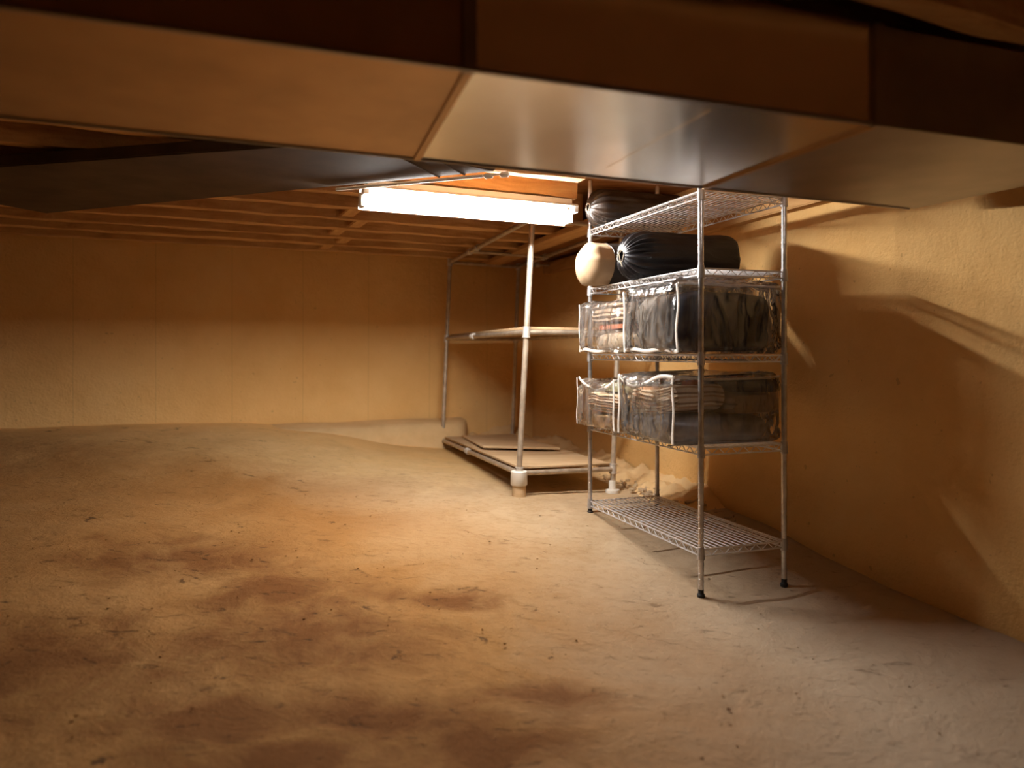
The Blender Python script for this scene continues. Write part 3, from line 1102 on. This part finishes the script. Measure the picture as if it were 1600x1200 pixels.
ZB = {'L': .275, 'N': .345, 'K': .26, 'R': .312}
ZM = 1.222
posts = {}
for k, (a, b) in PT.items():
    g = ground(b.x, b.y)
    foot = b.copy()
    if k != 'N': foot.z = g
    bm = bm_new()
    tube(bm, [foot - RO, a - RO], PR, 14)
    posts[k] = obj('post', bm, M['pipe'], rack)
    up = (a - b).normalized()
    for z in (ZB[k] - .015, ZM, a.z):
        coupling(on_post(k, z) - RO, up, rack, .027, .07)
    bm = bm_new()
    if k == 'N':
        q = b - RO
        tube(bm, [Vector((q.x, q.y, g + .066 - RO.z)), Vector((q.x, q.y, g + .07 - RO.z)), Vector((q.x, q.y, g + .152 - RO.z)), Vector((q.x, q.y, g + .157 - RO.z))], [.050, .053, .053, .048], 28)
        c = obj('pipe_sleeve', bm, M['pvc'], posts[k]); c['label'] = 'white plastic sleeve'
        bm = bm_new()
        tube(bm, [Vector((q.x, q.y, g - .02 - RO.z)), Vector((q.x, q.y, g + .07 - RO.z))], .044, 24)
        c = obj('foot_block', bm, M['ply'], posts[k]); c['label'] = 'tan round foot block'
    else:
        q = foot - RO
        tube(bm, [q + Vector((0, 0, -.01)), q + Vector((0, 0, .010)), q + Vector((0, 0, .014)), q + Vector((0, 0, .075))], [.048, .048, .026, .025], 20)
        c = obj('foot_flange', bm, M['pvc'], posts[k]); c['label'] = 'white foot flange'

for (a, b) in (('L', 'N'), ('N', 'R'), ('L', 'K'), ('K', 'R')):
    for zz in ('B', 'M', 'T'):
        za, zb = (ZB[a] - .02, ZB[b] - .02) if zz == 'B' else (ZM, ZM) if zz == 'M' else (PT[a][0].z, PT[b][0].z)
        p, q = on_post(a, za) - RO, on_post(b, zb) - RO
        bm = bm_new()
        tube(bm, [p, q], PR * .92, 12)
        obj('rail', bm, M['pipe'], rack)
        if (a, b) == ('L', 'N'): coupling(p.lerp(q, .43), q - p, rack, .026, .06)
    # cross bars at the top
tp = {k: PT[k][0] - RO for k in PT}
for f, g in ((.33, .33),):
    p, q = tp['L'].lerp(tp['N'], f), tp['K'].lerp(tp['R'], g)
    bm = bm_new(); tube(bm, [p, q], PR * .8, 12); obj('cross_bar', bm, M['pipe'], rack)
    coupling(p, tp['N'] - tp['L'], rack, .028, .07); coupling(q, tp['R'] - tp['K'], rack, .028, .07)


def board(name, poly, th, mat, label, z_list, cat='board'):
    c = sum((Vector((p[0], p[1], 0)) for p in poly), Vector()) / len(poly)
    zc = sum(z_list) / len(z_list)
    bm = bm_new()
    prism(bm, [(p[0] - c.x, p[1] - c.y) for p in poly], [z - zc for z in z_list], [z - zc + th for z in z_list])
    bmesh.ops.bevel(bm, geom=bm.edges[:], offset=.002, segments=1, affect='EDGES')
    o = obj(name, bm, mat)
    o.location = (c.x, c.y, zc)
    return tag(o, label, cat)


def quad(z_of, inset=0.0):
    ks = ('L', 'N', 'R', 'K')
    pts = [on_post(k, z_of[k]) for k in ks]
    c = sum(pts, Vector()) / 4
    out = []
    for p in pts:
        d = (c - p); d.z = 0
        out.append(p + d.normalized() * inset)
    return out


zb = {k: ZB[k] + .002 for k in ZB}
q = quad(zb, .035)
board('plywood_board', q, .016, M['ply'], 'large plywood board on the bottom tier of the pipe rack', [p.z for p in q])


def plane_z(x, y):
    P0, P1, P2 = Vector(q[0]), Vector(q[1]), Vector(q[2])
    n = (P1 - P0).cross(P2 - P0)
    return P0.z - (n.x * (x - P0.x) + n.y * (y - P0.y)) / n.z


loose = [(-.225, 5.72), (.375, 5.76), (.17, 6.62), (-.47, 6.9)]
board('plywood_board', loose, .018, M['ply'], 'smaller loose board lying on the bottom board of the pipe rack', [plane_z(x, y) + .022 + (.012 if i < 2 else 0) for i, (x, y) in enumerate(loose)])
zm = {k: ZM + PR for k in ZB}
qm = quad(zm, .030)
board('plywood_board', qm, .010, M['ply'], 'thin plywood board on the middle tier of the pipe rack', [p.z for p in qm])
qm2 = quad(zm, .07)
board('plywood_board', [qm2[0], qm2[1], qm2[2], qm2[3]], .008, M['ply'], 'upper thin sheet lying on the middle tier board', [p.z + .011 for p in qm2])


# ------------------------------------------------------------------ fluorescent lamp
E1, E2 = Vector((-.766, 3.75, 0)), Vector((.344, 4.25, 0))
cL = (E1 + E2) / 2
Lr = (E2 - E1).length
lamp = empty('fluorescent_lamp', 'white fluorescent strip lamp glowing under the ceiling joists', 'lamp', (cL.x, cL.y, 1.87), math.atan2(E2.y - E1.y, E2.x - E1.x))
h = Lr / 2


def sheet(prof, th, x0, x1):
    bm = bm_new()
    n = len(prof)
    a0 = [Vector((x0, y, z)) for y, z in prof]
    nrm = []
    for i in range(n):
        p, qv = prof[max(0, i - 1)], prof[min(n - 1, i + 1)]
        d = Vector((qv[0] - p[0], qv[1] - p[1])).normalized()
        nrm.append(Vector((0, -d.y, d.x)))
    ra = [bm.verts.new(a0[i]) for i in range(n)] + [bm.verts.new(a0[i] + nrm[i] * th) for i in reversed(range(n))]
    rb = [bm.verts.new(v.co + Vector((x1 - x0, 0, 0))) for v in ra]
    m = len(ra)
    for k in range(m): bm.faces.new((ra[k], ra[(k + 1) % m], rb[(k + 1) % m], rb[k]))
    bm.faces.new(ra[::-1]); bm.faces.new(rb)
    return bm


# reflector: near lip, top, far wing that hangs lower
obj('reflector', sheet([(-.085, .052), (-.06, .066), (.022, .066)], .003, -h, h), M['enamel'], lamp, smooth=False)
obj('reflector_wing', sheet([(.046, .066), (.056, .050), (.070, .010), (.082, -.033)], .003, -h, h), M['enamel'], lamp, smooth=False)
bm = bm_new(); box(bm, (-h + .02, -.045, .072), (h - .02, .02, .10), .003)
obj('housing', bm, M['enamel'], lamp)
for (y, z) in ((-.018, -.006),):
    bm = bm_new()
    tube(bm, [(-h + .03, y, z), (h - .03, y, z)], .0127, 16)
    t = obj('tube', bm, M['glow'], lamp); t['label'] = 'glowing fluorescent tube'
for sx in (-1, 1):
    bm = bm_new()
    x0, x1 = (-h - .004, -h + .022) if sx < 0 else (h - .022, h + .004)
    box(bm, (x0, -.075, .02), (x1, -.01, .066), .003)
    box(bm, (x0, -.008, -.030), (x1, .060, .045), .003)
    obj('end_cap', bm, M['enamel'], lamp)
    bm = bm_new()
    box(bm, (sx * (h - .16) - .012, -.02, .10), (sx * (h - .16) + .012, -.014, JB + .05 - 1.87), .001)
    obj('hanger', bm, M['enamel'], lamp)


# ------------------------------------------------------------------ ducts overhead
ZD = EYE + .60
DT = 1.965
nA, nB = Vector((-.493, 1.417, 0)), Vector((.598, 1.81, 0))
fA, fB = Vector((-.734, 2.11, 0)), Vector((.703, 2.695, 0))
nd, fd = (nB - nA).normalized(), (fB - fA).normalized()
duct = empty('air_duct', 'large galvanised sheet metal air duct crossing close overhead', 'duct', (0.1, 2.0, ZD))
DO = Vector(duct.location)
nS1, fS1 = Vector((-.091, 1.562, 0)), Vector((-.296, 2.288, 0))
nS2, fS2 = Vector((.96, 1.942, 0)), Vector((.703, 2.695, 0))
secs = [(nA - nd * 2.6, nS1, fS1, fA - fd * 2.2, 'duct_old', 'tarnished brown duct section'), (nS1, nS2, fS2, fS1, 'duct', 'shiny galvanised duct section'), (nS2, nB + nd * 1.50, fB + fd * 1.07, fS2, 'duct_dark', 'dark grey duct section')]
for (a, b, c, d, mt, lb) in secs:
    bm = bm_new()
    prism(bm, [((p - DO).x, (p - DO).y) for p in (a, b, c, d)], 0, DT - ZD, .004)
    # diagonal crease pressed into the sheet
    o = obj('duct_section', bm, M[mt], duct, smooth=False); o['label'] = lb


def strip(a, b, w, z0, z1, name, mat):
    d = (b - a).normalized(); nn = Vector((-d.y, d.x, 0)) * w / 2
    bm = bm_new()
    prism(bm, [((p - DO).x, (p - DO).y) for p in (a - nn, b - nn, b + nn, a + nn)], z0 - DO.z, z1 - DO.z, .002)
    return obj(name, bm, M[mat], duct, smooth=False)


for (a, b) in ((nS1, fS1), (nS2, fS2)):
    strip(a, b, .022, ZD - .008, ZD + .002, 'duct_seam', 'duct_old')
    d = (a - b).normalized()
    strip(a - d * .01, a + d * .012, .03, ZD - .008, DT, 'duct_seam', 'duct_dark')
strip(nA - nd * 2.5, nB + nd * 1.45, .014, ZD - .006, ZD + .004, 'duct_edge', 'duct_dark')
strip(fA - fd * 2.1, fB + fd * 1.04, .012, ZD - .005, ZD + .004, 'duct_edge', 'duct_dark')
# a crease pressed across the shiny section
bm = bm_new()
p0, p1 = at(948, 262, .6 * F / (HOR - 262)), at(1110, 172, .6 * F / (HOR - 172))
tube(bm, [Vector((p0.x, p0.y, ZD)) - DO, Vector((p1.x, p1.y, ZD)) - DO], .0014, 6)
obj('crease', bm, M['duct'], duct)
bm = bm_new()
p2 = at(737, 84, 1.585)
tube(bm, [p2 - DO, p2 - DO + Vector((.003, -.012, 0))], .006, 10)
o = obj('screw', bm, M['fitting'], duct)

# branch duct running off to the left
F1, F2 = Vector((-2.7, 4.27, 0)), Vector((-.07, 3.27, 0))
bd = (F2 - F1).normalized(); bn = Vector((bd.y, -bd.x, 0))
br = empty('branch_duct', 'flat dark branch duct angling off to the left behind the big duct', 'duct', (F2.x, F2.y, 1.9))
bm = bm_new()
prism(bm, [((p - Vector(br.location)).x, (p - Vector(br.location)).y) for p in (F1, F1 + bn * .95, F2 + bn * .62 - bd * .35, F2)], 0, .052, .006)
obj('duct_body', bm, M['duct_branch'], br, smooth=False)
bm = bm_new()
for f in (.90, .945):
    a = F1.lerp(F2, f) - Vector((F2.x, F2.y, 0)); b = a + bn * .5
    tube(bm, [a + Vector((0, 0, -.001)), b + Vector((0, 0, -.001))], .005, 6)
obj('duct_seam', bm, M['duct_branch'], br)

cd = empty('conduit_pipe', 'thin pale conduit along the far edge of the branch duct', 'pipe', (F2.x, F2.y, 1.885))
CO = Vector(cd.location)
a, b = F1.lerp(F2, .70) - bn * .012, F1.lerp(F2, .975) - bn * .012
bm = bm_new(); tube(bm, [Vector((a.x, a.y, 1.888)) - CO, Vector((b.x, b.y, 1.888)) - CO], .0075, 10)
obj('pipe_run', bm, M['pvc'], cd)
for f in (.985, 1.012):
    p = F1.lerp(F2, f) - bn * .015
    bm = bm_new(); c = Vector((p.x, p.y, 1.886)) - CO
    tube(bm, [c - bd * .02, c - bd * .014, c + bd * .014, c + bd * .02], [.007, .0125, .0125, .007], 12)
    obj('pipe_coupling', bm, M['pvc'], cd)
bm = bm_new(); tube(bm, [Vector((b.x, b.y, 1.888)) - CO, Vector((F2.x, F2.y, 1.888)) - CO + bd * .05 - bn * .012], .004, 8)
obj('pipe_run', bm, M['pvc'], cd)

# small capped pipe stub at the top of the right wall
st = empty('pipe_stub', 'short pipe stub under the ceiling by the corner behind the rack', 'pipe', (.24, 7.05, 1.93))
bm = bm_new(); tube(bm, [(0, 0, 0), (.20, .08, -.0)], .013, 10); obj('pipe_run', bm, M['pipe'], st)
bm = bm_new(); tube(bm, [(-.02, -.008, 0), (.02, .008, 0)], .024, 12); obj('pipe_coupling', bm, M['fitting'], st)

# ------------------------------------------------------------------ crumbs of rubble
bm = bm_new()
for i in range(420):
    r = random.random()
    if r < .35:
        t = random.uniform(.2, 3.5); p = CORNER + U * (2.95 + random.gauss(0, .3)) - V * random.uniform(.08, .36)
        sz = random.uniform(.006, .03)
    elif r < .5:
        p = CORNER + U * random.uniform(.3, 3.2) - V * random.uniform(.1, .4); sz = random.uniform(.005, .02)
    else:
        p = Vector((random.uniform(-2.2, 1.6), random.uniform(2.0, 4.6), 0)); sz = random.uniform(.002, .007)
    z = ground(p.x, p.y)
    if r < .5:
        z += .02
    g = bmesh.ops.create_icosphere(bm, subdivisions=1, radius=1)
    sc = Vector((random.uniform(.6, 1.2), random.uniform(.6, 1.2), random.uniform(.4, .8))) * sz
    for v in g['verts']:
        q = v.co * (1 + .3 * noise.noise(v.co * 2 + Vector((i, 0, 0))))
        v.co = Vector((q.x * sc.x + p.x, q.y * sc.y + p.y, q.z * sc.z + z))
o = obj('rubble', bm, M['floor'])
tag(o, 'crumbs and small lumps of broken concrete scattered on the floor', 'rubble', kind='stuff')
